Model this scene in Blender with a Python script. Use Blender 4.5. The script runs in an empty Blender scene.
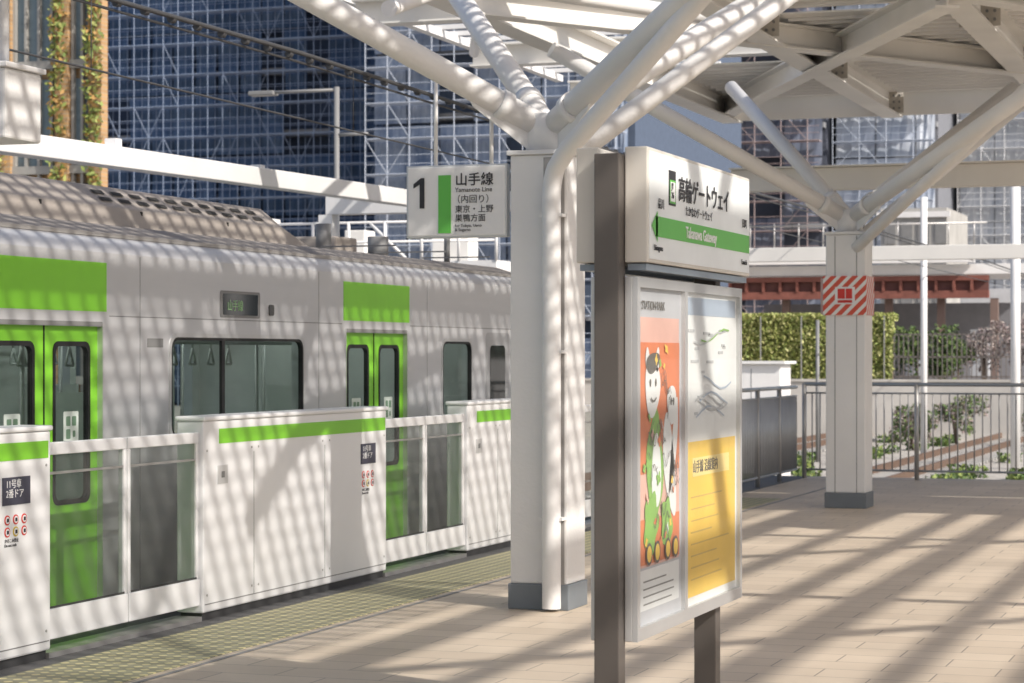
import bpy, math, random
from mathutils import Vector, Matrix
random.seed(7)
scene = bpy.context.scene
R = math.radians

# ------------------------------------------------------------------ materials
MATS = {}
def mat(name, col, rough=0.6, metal=0.0, var=0.08, scale=3.0, bump=0.0, bscale=40.0, spec=None, alpha=1.0, stretch=None, emit=0):
    if name in MATS: return MATS[name]
    m = bpy.data.materials.new(name); m.use_nodes = True
    nt = m.node_tree; b = nt.nodes['Principled BSDF']
    b.inputs['Roughness'].default_value = rough
    b.inputs['Metallic'].default_value = metal
    if spec is not None: b.inputs['Specular IOR Level'].default_value = spec
    b.inputs['Alpha'].default_value = alpha
    if emit: b.inputs['Emission Color'].default_value = (*col, 1); b.inputs['Emission Strength'].default_value = emit
    tc = nt.nodes.new('ShaderNodeTexCoord')
    mp = nt.nodes.new('ShaderNodeMapping')
    if stretch: mp.inputs['Scale'].default_value = stretch
    nt.links.new(tc.outputs['Object'], mp.inputs['Vector'])
    n = nt.nodes.new('ShaderNodeTexNoise'); n.inputs['Scale'].default_value = scale
    n.inputs['Detail'].default_value = 5
    nt.links.new(mp.outputs[0], n.inputs['Vector'])
    r = nt.nodes.new('ShaderNodeValToRGB')
    r.color_ramp.elements[0].position = 0.3; r.color_ramp.elements[1].position = 0.7
    r.color_ramp.elements[0].color = (*[max(0, c*(1-var)) for c in col], 1)
    r.color_ramp.elements[1].color = (*[min(1, c*(1+var)) for c in col], 1)
    nt.links.new(n.outputs['Fac'], r.inputs[0]); nt.links.new(r.outputs[0], b.inputs['Base Color'])
    if bump:
        n2 = nt.nodes.new('ShaderNodeTexNoise'); n2.inputs['Scale'].default_value = bscale
        nt.links.new(tc.outputs['Object'], n2.inputs['Vector'])
        bp = nt.nodes.new('ShaderNodeBump'); bp.inputs['Strength'].default_value = bump; bp.inputs['Distance'].default_value = 0.02
        nt.links.new(n2.outputs['Fac'], bp.inputs['Height']); nt.links.new(bp.outputs[0], b.inputs['Normal'])
    MATS[name] = m; return m

def glass_mat(name, tint, opac=0.25, k=0.7):
    m = bpy.data.materials.new(name); m.use_nodes = True; nt = m.node_tree; nt.nodes.clear()
    out = nt.nodes.new('ShaderNodeOutputMaterial')
    tr = nt.nodes.new('ShaderNodeBsdfTransparent'); tr.inputs[0].default_value = (*tint, 1)
    df = nt.nodes.new('ShaderNodeBsdfDiffuse'); df.inputs[0].default_value = (0.5, 0.5, 0.48, 1)
    gl = nt.nodes.new('ShaderNodeBsdfGlossy'); gl.inputs['Roughness'].default_value = 0.02
    fr = nt.nodes.new('ShaderNodeLayerWeight'); fr.inputs[0].default_value = 0.12
    mu = nt.nodes.new('ShaderNodeMath'); mu.operation = 'MULTIPLY'; mu.inputs[1].default_value = k
    nt.links.new(fr.outputs['Fresnel'], mu.inputs[0])
    m1 = nt.nodes.new('ShaderNodeMixShader'); m1.inputs[0].default_value = opac
    m2 = nt.nodes.new('ShaderNodeMixShader')
    nt.links.new(tr.outputs[0], m1.inputs[1]); nt.links.new(df.outputs[0], m1.inputs[2])
    nt.links.new(mu.outputs[0], m2.inputs[0]); nt.links.new(m1.outputs[0], m2.inputs[1]); nt.links.new(gl.outputs[0], m2.inputs[2])
    nt.links.new(m2.outputs[0], out.inputs[0]); return m

white = mat('white_paint', (0.82, 0.81, 0.80), 0.45, var=0.05, scale=1.5)
gatew = mat('gate_white', (0.85, 0.85, 0.86), 0.35, var=0.04, scale=1.2)
steelw = mat('structure_white', (0.80, 0.79, 0.78), 0.5, var=0.07, scale=1.0, bump=0.1)
beamcr = mat('beam_cream', (0.78, 0.76, 0.72), 0.55, var=0.08, scale=0.8)
silver = mat('train_silver', (0.66, 0.66, 0.675), 0.38, 0.5, var=0.05, scale=1.0, stretch=(1, 0.3, 6))
green = mat('train_green', (0.23, 0.62, 0.035), 0.35, var=0.05)
greens = mat('sign_green', (0.13, 0.50, 0.08), 0.4, var=0.03)
black = mat('black_rubber', (0.012, 0.012, 0.013), 0.6)
darkg = mat('dark_grey', (0.06, 0.06, 0.062), 0.5)
midg = mat('mid_grey', (0.22, 0.22, 0.22), 0.5)
plinth = mat('plinth_blue_grey', (0.17, 0.19, 0.21), 0.5)
roofm = mat('train_roof', (0.27, 0.245, 0.225), 0.7, var=0.22, scale=2.0, bump=0.2)
acm = mat('aircon_cover', (0.36, 0.32, 0.285), 0.6, var=0.15, scale=2.0)
under = mat('underframe', (0.035, 0.033, 0.03), 0.8)
twin = mat('dark_window', (0.012, 0.018, 0.018), 0.04, var=0.5, scale=2.5, spec=0.8)
postm = mat('sign_post_bronze', (0.13, 0.115, 0.105), 0.4, 0.3, var=0.06)
beige = mat('sign_beige', (0.66, 0.63, 0.58), 0.5, var=0.04)
alum = mat('aluminium', (0.64, 0.64, 0.64), 0.4, 0.6, var=0.05)
stain = mat('stainless', (0.50, 0.49, 0.48), 0.4, 0.6, var=0.08)
concrete = mat('concrete', (0.42, 0.41, 0.39), 0.85, var=0.15, scale=0.6, bump=0.3)
textm = mat('text_dark', (0.03, 0.03, 0.035), 0.6)
textw = mat('text_white', (0.85, 0.85, 0.85), 0.6)
redm = mat('label_red', (0.6, 0.04, 0.03), 0.5)
glass = glass_mat('gate_glass', (0.68, 0.71, 0.70), opac=0.12)
pglass = glass_mat('poster_glass', (0.97, 0.98, 0.97), opac=0.08, k=0.6)
tglass = glass_mat('train_glass', (0.40, 0.47, 0.45), opac=0.02)

# ------------------------------------------------------------------ helpers
def empty(name, loc=(0, 0, 0)):
    e = bpy.data.objects.new(name, None); scene.collection.objects.link(e); e.location = loc
    e.empty_display_size = 0.1; return e
def mesh(name, vs, fs, m, parent=None, smooth=False, bevel=0):
    me = bpy.data.meshes.new(name); me.from_pydata(vs, [], fs); me.update()
    if smooth:
        for p in me.polygons: p.use_smooth = True
    o = bpy.data.objects.new(name, me); scene.collection.objects.link(o)
    if m: me.materials.append(m)
    if parent: o.parent = parent
    if bevel:
        bv = o.modifiers.new('b', 'BEVEL'); bv.width = bevel; bv.segments = 2; bv.limit_method = 'ANGLE'
    return o
def boxvf(a, b, base=0):
    x0, y0, z0 = a; x1, y1, z1 = b
    v = [(x0, y0, z0), (x1, y0, z0), (x1, y1, z0), (x0, y1, z0), (x0, y0, z1), (x1, y0, z1), (x1, y1, z1), (x0, y1, z1)]
    f = [(0, 3, 2, 1), (4, 5, 6, 7), (0, 1, 5, 4), (1, 2, 6, 5), (2, 3, 7, 6), (3, 0, 4, 7)]
    return v, [tuple(i+base for i in q) for q in f]
def boxes(name, lst, m, parent=None, bevel=0):
    V = []; F = []
    for a, b in lst:
        v, f = boxvf(a, b, len(V)); V += v; F += f
    return mesh(name, V, F, m, parent, bevel=bevel)
def box(name, a, b, m, parent=None, bevel=0): return boxes(name, [(a, b)], m, parent, bevel)
def pane(name, x, y0, y1, z0, z1, m, parent):
    return mesh(name, [(x, y0, z0), (x, y1, z0), (x, y1, z1), (x, y0, z1)], [(0, 1, 2, 3)], m, parent)
def tubevf(p, q, r, n, V, F, caps=True, r2=None):
    p = Vector(p); q = Vector(q); d = (q-p).normalized()
    u = d.cross(Vector((0, 0, 1)))
    if u.length < 1e-4: u = Vector((1, 0, 0))
    u.normalize(); w = d.cross(u); s = len(V); r2 = r if r2 is None else r2
    for c, rr in ((p, r), (q, r2)):
        for i in range(n):
            a = 2*math.pi*i/n; V.append(tuple(c+(u*math.cos(a)+w*math.sin(a))*rr))
    for i in range(n):
        j = (i+1) % n; F.append((s+i, s+j, s+n+j, s+n+i))
    if caps:
        F.append(tuple(s+i for i in range(n))[::-1]); F.append(tuple(s+n+i for i in range(n)))
def tubes(name, segs, m, parent=None, n=8, smooth=True):
    V = []; F = []
    for s in segs: tubevf(s[0], s[1], s[2], n, V, F, r2=(s[3] if len(s) > 3 else None))
    o = mesh(name, V, F, m, parent)
    if smooth:
        for p in o.data.polygons:
            if len(p.vertices) == 4: p.use_smooth = True
    return o
def curve_tube(name, pts, r, m, parent=None, res=6):
    c = bpy.data.curves.new(name, 'CURVE'); c.dimensions = '3D'; c.bevel_depth = r; c.bevel_resolution = res; c.use_fill_caps = True
    s = c.splines.new('POLY'); s.points.add(len(pts)-1)
    for i, p in enumerate(pts): s.points[i].co = (*p, 1)
    s.use_smooth = True
    o = bpy.data.objects.new(name, c); scene.collection.objects.link(o); c.materials.append(m)
    if parent: o.parent = parent
    return o
def beam_dir(V, F, p, q, w, h):
    p = Vector(p); q = Vector(q); d = (q-p).normalized(); s = d.cross(Vector((0, 0, 1))).normalized(); t = s.cross(d)
    b = len(V)
    for c in (p, q):
        for a, e in ((-1, -1), (1, -1), (1, 1), (-1, 1)): V.append(tuple(c+s*a*w/2+t*e*h/2))
    for f in ((0, 1, 2, 3), (7, 6, 5, 4), (0, 4, 5, 1), (1, 5, 6, 2), (2, 6, 7, 3), (3, 7, 4, 0)): F.append(tuple(b+i for i in f))
def beams(name, lst, m, parent=None, bevel=0):
    V = []; F = []
    for p, q, w, h in lst: beam_dir(V, F, p, q, w, h)
    return mesh(name, V, F, m, parent, bevel=bevel)
def ibeams(name, lst, m, parent=None):
    V = []; F = []
    for p, q, w, h in lst:
        p = Vector(p); q = Vector(q); up = Vector((0, 0, h/2-0.012))
        beam_dir(V, F, p+up, q+up, w, 0.024); beam_dir(V, F, p-up, q-up, w, 0.024); beam_dir(V, F, p, q, 0.02, h-0.05)
    return mesh(name, V, F, m, parent)
def rpts(y0, y1, z0, z1, r):
    pts = []
    for cy, cz, a0 in ((y1-r, z1-r, 0), (y0+r, z1-r, 90), (y0+r, z0+r, 180), (y1-r, z0+r, 270)):
        for k in range(6):
            a = R(a0+18*k); pts.append((cy+r*math.cos(a), cz+r*math.sin(a)))
    return pts
def rrectX(name, x, y0, y1, z0, z1, r, m, parent, t=0.004):
    pts = rpts(y0, y1, z0, z1, r)
    n = len(pts); V = [(x+t, a, b) for a, b in pts]+[(x, a, b) for a, b in pts]
    F = [tuple(range(n))]+[(i, i+n, (i+1) % n+n, (i+1) % n) for i in range(n)]
    return mesh(name, V, F, m, parent)
def ringX(name, x, y0, y1, z0, z1, r, wd, m, parent, t=0.006, back=.03):
    a = rpts(y0, y1, z0, z1, r); b = rpts(y0-wd, y1+wd, z0-wd, z1+wd, r+wd*.4); n = len(a)
    V = [(x+t, *p) for p in b]+[(x+t, *p) for p in a]+[(x-back, *p) for p in a]+[(x, *p) for p in b]
    F = []
    for i in range(n):
        j = (i+1) % n
        F += [(i, j, n+j, n+i), (n+i, n+j, 2*n+j, 2*n+i), (3*n+i, 3*n+j, j, i)]
    return mesh(name, V, F, m, parent)
def text(name, s, loc, size, m, parent, face='X', sx=1.0, align='LEFT', off=0.0):
    c = bpy.data.curves.new(name, 'FONT'); c.body = s; c.size = size; c.extrude = 0.0008; c.align_x = align; c.offset = off
    o = bpy.data.objects.new(name, c); scene.collection.objects.link(o); c.materials.append(m)
    o.location = loc; o.rotation_euler = (R(90), 0, R(90)) if face == 'X' else (R(90), 0, 0); o.scale = (sx, 1, 1)
    o.parent = parent; return o
def leaves(name, regions, n, size, mats, parent=None):
    V = []; F = []; MI = []
    for i in range(n):
        a, b = random.choice(regions)
        c = Vector([random.uniform(a[k], b[k]) for k in range(3)])
        u = Vector([random.gauss(0, 1) for _ in range(3)]).normalized(); w = u.orthogonal().normalized()
        w = (Matrix.Rotation(random.uniform(0, 6.28), 3, u) @ w); t = u.cross(w); s = size*random.uniform(.6, 1.4); k = len(V)
        V += [tuple(c+w*s), tuple(c+t*s*.5), tuple(c-w*s), tuple(c-t*s*.5)]; F.append((k, k+1, k+2, k+3)); MI.append(random.randrange(len(mats)))
    o = mesh(name, V, F, None, parent)
    for m in mats: o.data.materials.append(m)
    for p, i in zip(o.data.polygons, MI): p.material_index = i
    return o

# ------------------------------------------------------------------ camera
cam_d = bpy.data.cameras.new('camera'); cam = bpy.data.objects.new('camera', cam_d); scene.collection.objects.link(cam)
cam.location = (0, 0, 1.69); cam.rotation_euler = (R(90), 0, math.atan(785/2250)); cam_d.lens = 79.1; cam_d.sensor_width = 36
cam_d.shift_y = 13.5/1024; cam_d.clip_end = 3000; cam_d.clip_start = 0.1
cam_d.dof.use_dof = True; cam_d.dof.focus_distance = 11.5; cam_d.dof.aperture_fstop = 6.3
scene.camera = cam

# ------------------------------------------------------------------ light
el = 38; sd = Vector((0.92*math.cos(R(el)), -0.39*math.cos(R(el)), math.sin(R(el)))).normalized()
sl = bpy.data.lights.new('sun', 'SUN'); sl.energy = 4.5; sl.angle = R(0.7); sl.color = (1.0, 0.94, 0.86)
so = bpy.data.objects.new('sun', sl); scene.collection.objects.link(so); so.rotation_euler = sd.to_track_quat('Z', 'Y').to_euler(); so.location = (10, -10, 30)
w = bpy.data.worlds.new('World'); scene.world = w; w.use_nodes = True; nt = w.node_tree
sky = nt.nodes.new('ShaderNodeTexSky'); sky.sky_type = 'NISHITA'; sky.sun_disc = False
sky.sun_elevation = R(el); sky.sun_rotation = math.atan2(sd.x, sd.y); sky.dust_density = 3.0
bg = nt.nodes['Background']; bg.inputs[1].default_value = 0.15; nt.links.new(sky.outputs[0], bg.inputs[0])
scene.view_settings.view_transform = 'Standard'; scene.view_settings.look = 'None'; scene.view_settings.exposure = 0

# ------------------------------------------------------------------ ground / platform
gm = mat('gravel_ground', (0.42, 0.39, 0.35), 0.95, var=0.3, scale=6, bump=0.8, bscale=12)
mesh('ground', [(-900, -300, -1.1), (900, -300, -1.1), (900, 1500, -1.1), (-900, 1500, -1.1)], [(0, 1, 2, 3)], gm)

tm = bpy.data.materials.new('platform_tiles'); tm.use_nodes = True; nt = tm.node_tree; b = nt.nodes['Principled BSDF']
tc = nt.nodes.new('ShaderNodeTexCoord'); br = nt.nodes.new('ShaderNodeTexBrick')
nt.links.new(tc.outputs['Object'], br.inputs['Vector'])
br.inputs['Scale'].default_value = 1; br.inputs['Brick Width'].default_value = 0.6; br.inputs['Row Height'].default_value = 0.3
br.inputs['Mortar Size'].default_value = 0.005; br.inputs['Mortar Smooth'].default_value = 0.3
br.offset = 0.5
br.inputs['Color1'].default_value = (0.63, 0.53, 0.415, 1); br.inputs['Color2'].default_value = (0.56, 0.465, 0.36, 1); br.inputs['Mortar'].default_value = (0.29, 0.245, 0.20, 1)
nz = nt.nodes.new('ShaderNodeTexNoise'); nz.inputs['Scale'].default_value = 0.9; nz.inputs['Detail'].default_value = 10
nt.links.new(tc.outputs['Object'], nz.inputs['Vector'])
nr = nt.nodes.new('ShaderNodeMapRange'); nr.inputs['From Min'].default_value = .3; nr.inputs['From Max'].default_value = .7; nr.inputs['To Min'].default_value = .86; nr.inputs['To Max'].default_value = 1.1
nt.links.new(nz.outputs['Fac'], nr.inputs['Value'])
hs = nt.nodes.new('ShaderNodeHueSaturation'); nt.links.new(nr.outputs[0], hs.inputs['Value'])
nt.links.new(br.outputs['Color'], hs.inputs['Color']); nt.links.new(hs.outputs[0], b.inputs['Base Color'])
b.inputs['Roughness'].default_value = 0.5
bp = nt.nodes.new('ShaderNodeBump'); bp.inputs['Strength'].default_value = 0.4; bp.inputs['Distance'].default_value = 0.004; bp.invert = True
nt.links.new(br.outputs['Fac'], bp.inputs['Height']); nt.links.new(bp.outputs[0], b.inputs['Normal'])
plat = empty('platform')
box('slab', (-7.0, -12, -1.1), (9, 31, -0.02), concrete, plat)
mesh('tile_paving', [(-6.40, -12, 0), (9, -12, 0), (9, 31, 0), (-6.40, 31, 0)], [(0, 1, 2, 3)], tm, plat)
box('edge_strip', (-7.0, -12, -0.02), (-6.40, 31, 0.0), mat('edge_dark', (0.12, 0.12, 0.12), 0.7, bump=0.3), plat)
ty = bpy.data.materials.new('tactile_yellow'); ty.use_nodes = True; nt = ty.node_tree; b = nt.nodes['Principled BSDF']
tc = nt.nodes.new('ShaderNodeTexCoord'); sp = nt.nodes.new('ShaderNodeSeparateXYZ'); nt.links.new(tc.outputs['Object'], sp.inputs[0])
def sn(out, per):
    m1 = nt.nodes.new('ShaderNodeMath'); m1.operation = 'MULTIPLY'; m1.inputs[1].default_value = 2*math.pi/per; nt.links.new(out, m1.inputs[0])
    m2 = nt.nodes.new('ShaderNodeMath'); m2.operation = 'SINE'; nt.links.new(m1.outputs[0], m2.inputs[0]); return m2.outputs[0]
mm = nt.nodes.new('ShaderNodeMath'); mm.operation = 'ADD'; nt.links.new(sn(sp.outputs[0], 0.09), mm.inputs[0]); nt.links.new(sn(sp.outputs[1], 0.09), mm.inputs[1])
rp = nt.nodes.new('ShaderNodeValToRGB'); nt.links.new(mm.outputs[0], rp.inputs[0])
rp.color_ramp.elements[0].position = 0.6; rp.color_ramp.elements[0].color = (0.31, 0.30, 0.20, 1); rp.color_ramp.elements[1].position = 1.0; rp.color_ramp.elements[1].color = (0.66, 0.60, 0.32, 1)
nt.links.new(rp.outputs[0], b.inputs['Base Color']); bp = nt.nodes.new('ShaderNodeBump'); bp.inputs['Distance'].default_value = 0.01; bp.inputs['Strength'].default_value = 1
nt.links.new(rp.outputs[0], bp.inputs['Height']); nt.links.new(bp.outputs[0], b.inputs['Normal']); b.inputs['Roughness'].default_value = 0.6
box('tactile_paving', (-6.40, -12, -0.001), (-5.72, 26, 0.005), ty, plat)
box('drain_slot', (-5.66, -12, 0.001), (-5.63, 31, 0.004), midg, plat)

# ------------------------------------------------------------------ platform gates
def gate_box(y0, y1):
    g = empty('platform_gate_cabinet'); x1 = -6.55; x0 = -6.74
    box('base', (x0+.02, y0+.02, 0.0), (x1-.02, y1-.02, 0.05), darkg, g)
    box('body', (x0, y0, 0.05), (x1, y1, 1.27), gatew, g, 0.012)
    box('cap', (x0-.01, y0-.01, 1.27), (x1+.012, y1+.01, 1.30), gatew, g, 0.01)
    box('green_band', (x1, y0+.22, 1.12), (x1+.003, y1-.03, 1.215), green, g)
    sm = mat('seam', (0.35, 0.35, 0.35), .6)
    for fy in (0.24, 0.62):
        yy = y0+(y1-y0)*fy; box('seam', (x1, yy, 0.10), (x1+.002, yy+.005, 1.05), sm, g)
    box('skirt_line', (x1, y0+.02, 0.10), (x1+.002, y1-.02, 0.106), midg, g)
    tubes('fasteners', [((x1, y0+f, zz), (x1+.003, y0+f, zz), .008) for f in (.05, .7, .8, 1.85, 1.97, y1-y0-.05) for zz in (.16, 1.08)], stain, g, 8)
    box('latch_plate', (x1, y0+.20, 0.86), (x1+.004, y0+.34, 0.98), mat('latch', (0.66, 0.66, 0.66), .4, .3), g)
    box('latch_slot', (x1+.004, y0+.25, 0.90), (x1+.007, y0+.29, 0.94), midg, g)
    ye = y1-.50
    box('door_label', (x1, ye, 0.88), (x1+.004, ye+.28, 1.03), mat('label_navy', (0.06, 0.06, 0.09), .5), g)
    text('door_label_text', '11号車\n2番ドア', (x1+.006, ye+.03, 0.975), 0.052, textw, g)
    for i in range(3):
        yy = ye+.05+i*.085
        for zc, mm_ in ((.80, redm), (.735, mat('label_y', (.6, .45, .05), .5) if i == 1 else redm)):
            rrectX('warning_ring', x1, yy-.027, yy+.027, zc-.027, zc+.027, .026, mm_, g, .003)
            rrectX('warning_disc', x1+.003, yy-.019, yy+.019, zc-.019, zc+.019, .0185, textw, g, .002)
            box('warning_mark', (x1+.005, yy-.01, zc-.01), (x1+.0065, yy+.01, zc+.01), textm, g)
    text('label_print', 'かけこみ禁止\nDo not rush', (x1+.003, ye+.02, .68), .024, textm, g)
def gate_door(y0, y1):
    g = empty('platform_sliding_gate'); xa, xb = -6.62, -6.58; ym = (y0+y1)/2
    for a, b_ in ((y0+.004, ym-.006), (ym+.006, y1-.004)):
        boxes('frame', [((xa, a, 1.13), (xb, b_, 1.20)), ((xa-.01, a, 0.10), (xb+.01, b_, 0.27)), ((xa, a, 0.27), (xb, a+.035, 1.13)), ((xa, b_-.035, 0.27), (xb, b_, 1.13))], gatew, g, 0.006)
        box('mid_rail', (xa+.012, a+.035, 1.02), (xb-.005, b_-.035, 1.034), stain, g)
        pane('glass', xb-.014, a+.035, b_-.035, .27, 1.13, glass, g)
        box('gasket', (xb, a+.035, 0.272), (xb+.003, b_-.035, 0.284), darkg, g)
    box('sill', (-6.74, y0, 0.0), (-6.56, y1, 0.03), stain, g)
bx = [(3.1, 6.25), (7.93, 10.98), (12.83, 15.87), (17.65, 20.75), (22.4, 25.5)]
for a, b_ in bx: gate_box(a, b_)
for i in range(len(bx)-1): gate_door(bx[i][1], bx[i+1][0])

# ------------------------------------------------------------------ train
tr = empty('commuter_train'); XS = -7.15
T0, T1 = 1.0, 21.3; doors = [1.82, 6.79, 11.96, 17.13]; dw = 0.66; DT = 1.90
wins = [(3.2, 5.3), (8.36, 10.4), (13.53, 15.66), (18.62, 19.36)]; WZ0, WZ1 = 1.13, 1.81
segs = []; cur = T0; xb_, xa_ = XS, XS-.09
opens = sorted([(d-dw, d+dw, 'd') for d in doors]+[(a+.012, b_-.012, 'w') for a, b_ in wins])
for a, b_, k in opens:
    segs.append(((xa_, cur, -.12), (xb_, a, DT)))
    if k == 'w': segs += [((xa_, a, -.12), (xb_, b_, WZ0+.012)), ((xa_, a, WZ1-.012), (xb_, b_, DT))]
    cur = b_
segs.append(((xa_, cur, -0.12), (xb_, T1, DT))); segs.append(((xa_, T0, DT), (xb_, T1, 2.34)))
boxes('side_panels', segs, silver, tr)
inw = mat('interior_white', (.66, .66, .64), .5)
boxes('interior_shell', [((-10.0, T0, -.12), (XS-.10, T1, 0)), ((-10.0, T0, 2.2), (XS-.10, T1, 2.3))], inw, tr)
fs = [((-10.1, T0, -.12), (-10.0, T1, .9)), ((-10.1, T0, 1.82), (-10.0, T1, 2.34))]; cur = T0
for a, b_ in sorted(wins+[(d-.5, d-.05) for d in doors]+[(d+.05, d+.5) for d in doors]): fs.append(((-10.1, cur, .9), (-10.0, a, 1.82))); cur = b_
fs.append(((-10.1, cur, .9), (-10.0, T1, 1.82)))
boxes('far_side_wall', fs, inw, tr)
boxes('cab_partition', [((-10, 19.5, 0), (XS-.1, 19.56, 2.2))], inw, tr)
seat = mat('seat_green', (.10, .28, .10), .8)
for a, b_ in ((2.6, 6.0), (7.6, 11.1), (12.8, 16.3)):
    boxes('bench_seats', [((-9.98, a, .38), (-9.5, b_, .46)), ((-9.98, a, .46), (-9.88, b_, .95)), ((-7.72, a, .38), (-7.26, b_, .46)), ((-7.36, a, .46), (-7.26, b_, .95))], seat, tr, .02)
    boxes('seat_end_panels', [((x0, yy, .3), (x0+.5, yy+.03, 1.45)) for x0 in (-9.98, -7.76) for yy in (a, b_)], inw, tr)
    tubes('luggage_rack', [((x0, a, 1.78), (x0, b_, 1.78), .014) for x0 in (-9.65, -9.75, -9.85, -7.62, -7.5, -7.4)], stain, tr, 6)
    S = []
    for k in range(int((b_-a)/.3)):
        for x0 in (-9.4, -7.85): S += [((x0, a+k*.3, 1.95), (x0, a+k*.3, 1.74), .008), ((x0, a+k*.3-.05, 1.62), (x0, a+k*.3+.05, 1.62), .01), ((x0, a+k*.3-.05, 1.62), (x0, a+k*.3, 1.74), .01), ((x0, a+k*.3+.05, 1.62), (x0, a+k*.3, 1.74), .01)]
    tubes('hanging_straps', S, mat('strap', (.5, .5, .48), .5), tr, 5)
tubes('grab_poles', [((x0, yy, 0), (x0, yy, 2.2), .017) for x0 in (-9.4, -7.85, -8.6) for yy in (2.6, 6, 7.6, 9.35, 11.1, 12.8, 14.55, 16.3, 18)]+[((x0, 1.2, 1.96), (x0, 19.4, 1.96), .014) for x0 in (-9.4, -7.85)], stain, tr, 8)
boxes('ceiling_lamps', [((x0, 1.5, 2.17), (x0+.12, 19.3, 2.195)) for x0 in (-9.2, -8.15)], mat('lamp_strip', (.95, 1, .97), .5, emit=6.0), tr)
boxes('hanging_posters', [((-8.9, yy, 1.9), (-8.35, yy+.01, 2.15)) for yy in (4, 6.9, 9.5, 12, 14.5, 17)], mat('adv', (.5, .35, .2), .6, var=.6, scale=9), tr)
box('underframe', (-9.9, T0+.3, -0.95), (XS-.12, T1-.2, -0.13), under, tr)
prof = [(XS, 2.34), (XS-.03, 2.40), (XS-.10, 2.455)]
prof2 = [(XS-.10, 2.455), (XS-.13, 2.47), (XS-.45, 2.57), (XS-.95, 2.63), (-8.625, 2.645)]
def strip(name, pr2, m, smooth=True):
    V = []; F = []
    for yy in (T0, T1):
        for p in pr2: V.append((p[0], yy, p[1]))
    n = len(pr2)
    for i in range(n-1): F.append((i, i+1, n+i+1, n+i))
    return mesh(name, V, F, m, tr, smooth)
mir = lambda pr: [(-17.25-p[0], p[1]) for p in pr]
strip('cant_rail', prof, silver); strip('cant_rail_far', mir(prof), silver); strip('roof_near', prof2, roofm); strip('roof_far', mir(prof2), roofm)
box('gutter', (XS-.11, T0, 2.45), (XS-.085, T1, 2.475), mat('gutter', (.36, .35, .34), .6), tr)
full = [(-10.1, -0.12), (XS, -0.12)]+prof+prof2[1:]+mir(prof2)[::-1][1:]+mir(prof)[::-1][1:]
for nm, yy in (('end_wall', T0), ('front_wall', T1)):
    mesh(nm, [(p[0], yy, p[1]) for p in full], [tuple(range(len(full)))], silver, tr)
mesh('cab_front', [(-10.0, T1+.001, -.6), (-7.25, T1+.001, -.6), (-7.25, T1+.001, 2.4), (-10, T1+.001, 2.4), (-9.8, T1+.45, -.6), (-7.45, T1+.45, -.6), (-7.5, T1+.3, 2.3), (-9.75, T1+.3, 2.3)],
     [(0, 1, 5, 4), (1, 2, 6, 5), (2, 3, 7, 6), (3, 0, 4, 7), (4, 5, 6, 7)], green, tr)
mesh('cab_windscreen', [(-9.6, T1+.402, .9), (-7.65, T1+.402, .9), (-7.65, T1+.325, 2.15), (-9.6, T1+.325, 2.15)], [(0, 1, 2, 3)], twin, tr)
def acunit(y0, y1):
    z0, z1 = 2.56, 2.93; pts = [(-7.72, z0), (-7.78, z0+.16), (-7.98, z1-.05), (-8.3, z1), (-8.95, z1), (-9.27, z1-.05), (-9.47, z0+.16), (-9.53, z0)]
    V = []; n = len(pts)
    for yy, sc in ((y0, .3), (y0+.25, 1), (y1-.45, 1), (y1, .3)):
        for p in pts: V.append((p[0], yy, z0+(p[1]-z0)*sc))
    F = []
    for k in range(3):
        for i in range(n-1): F.append((k*n+i, k*n+i+1, (k+1)*n+i+1, (k+1)*n+i))
    F += [tuple(range(n)), tuple(range(3*n, 4*n))]
    mesh('aircon_unit', V, F, acm, tr, bevel=.01)
    V = []; F = []
    yy = y0+(y1-y0)*.42
    while yy < y1-.75:
        for s0, s1 in ((.25, .42), (.58, .75)):
            a = Vector((-7.78, 0, z0+.16)); b2 = Vector((-7.98, 0, z1-.05)); p = a.lerp(b2, s0); q = a.lerp(b2, s1); k = len(V)
            V += [(p.x+.008, yy, p.z+.005), (p.x+.008, yy+.16, p.z+.005), (q.x+.008, yy+.16, q.z+.005), (q.x+.008, yy, q.z+.005)]; F.append((k, k+1, k+2, k+3))
        yy += .27
    mesh('aircon_vents', V, F, under, tr)
    boxes('aircon_seams', [((-7.79, y0+(y1-y0)*f, z0+.02), (-7.765, y0+(y1-y0)*f+.02, z0+.15)) for f in (.1, .26, .5, .74)], under, tr)
acunit(11.4, 17.1); acunit(4.0, 9.5)
boxes('roof_seams', [((XS-.9, yy, 2.63), (XS-.2, yy+.03, 2.642)) for yy in (10.5, 18.0, 19.2, 20.4)], midg, tr)
tubes('roof_vents', [((-8.2, 18.4, 2.6), (-8.2, 18.4, 2.86), .07), ((-8.3, 19.9, 2.6), (-8.3, 19.9, 2.82), .10), ((-7.9, 20.7, 2.6), (-7.9, 20.7, 2.95), .03), ((-8.6, 17.7, 2.6), (-8.6, 17.7, 2.9), .06)], midg, tr, 12)
box('antenna_box', (-8.9, 18.9, 2.6), (-8.3, 19.4, 2.78), acm, tr, .02)
stk = mat('sticker', (.62, .68, .64), .5)
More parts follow.
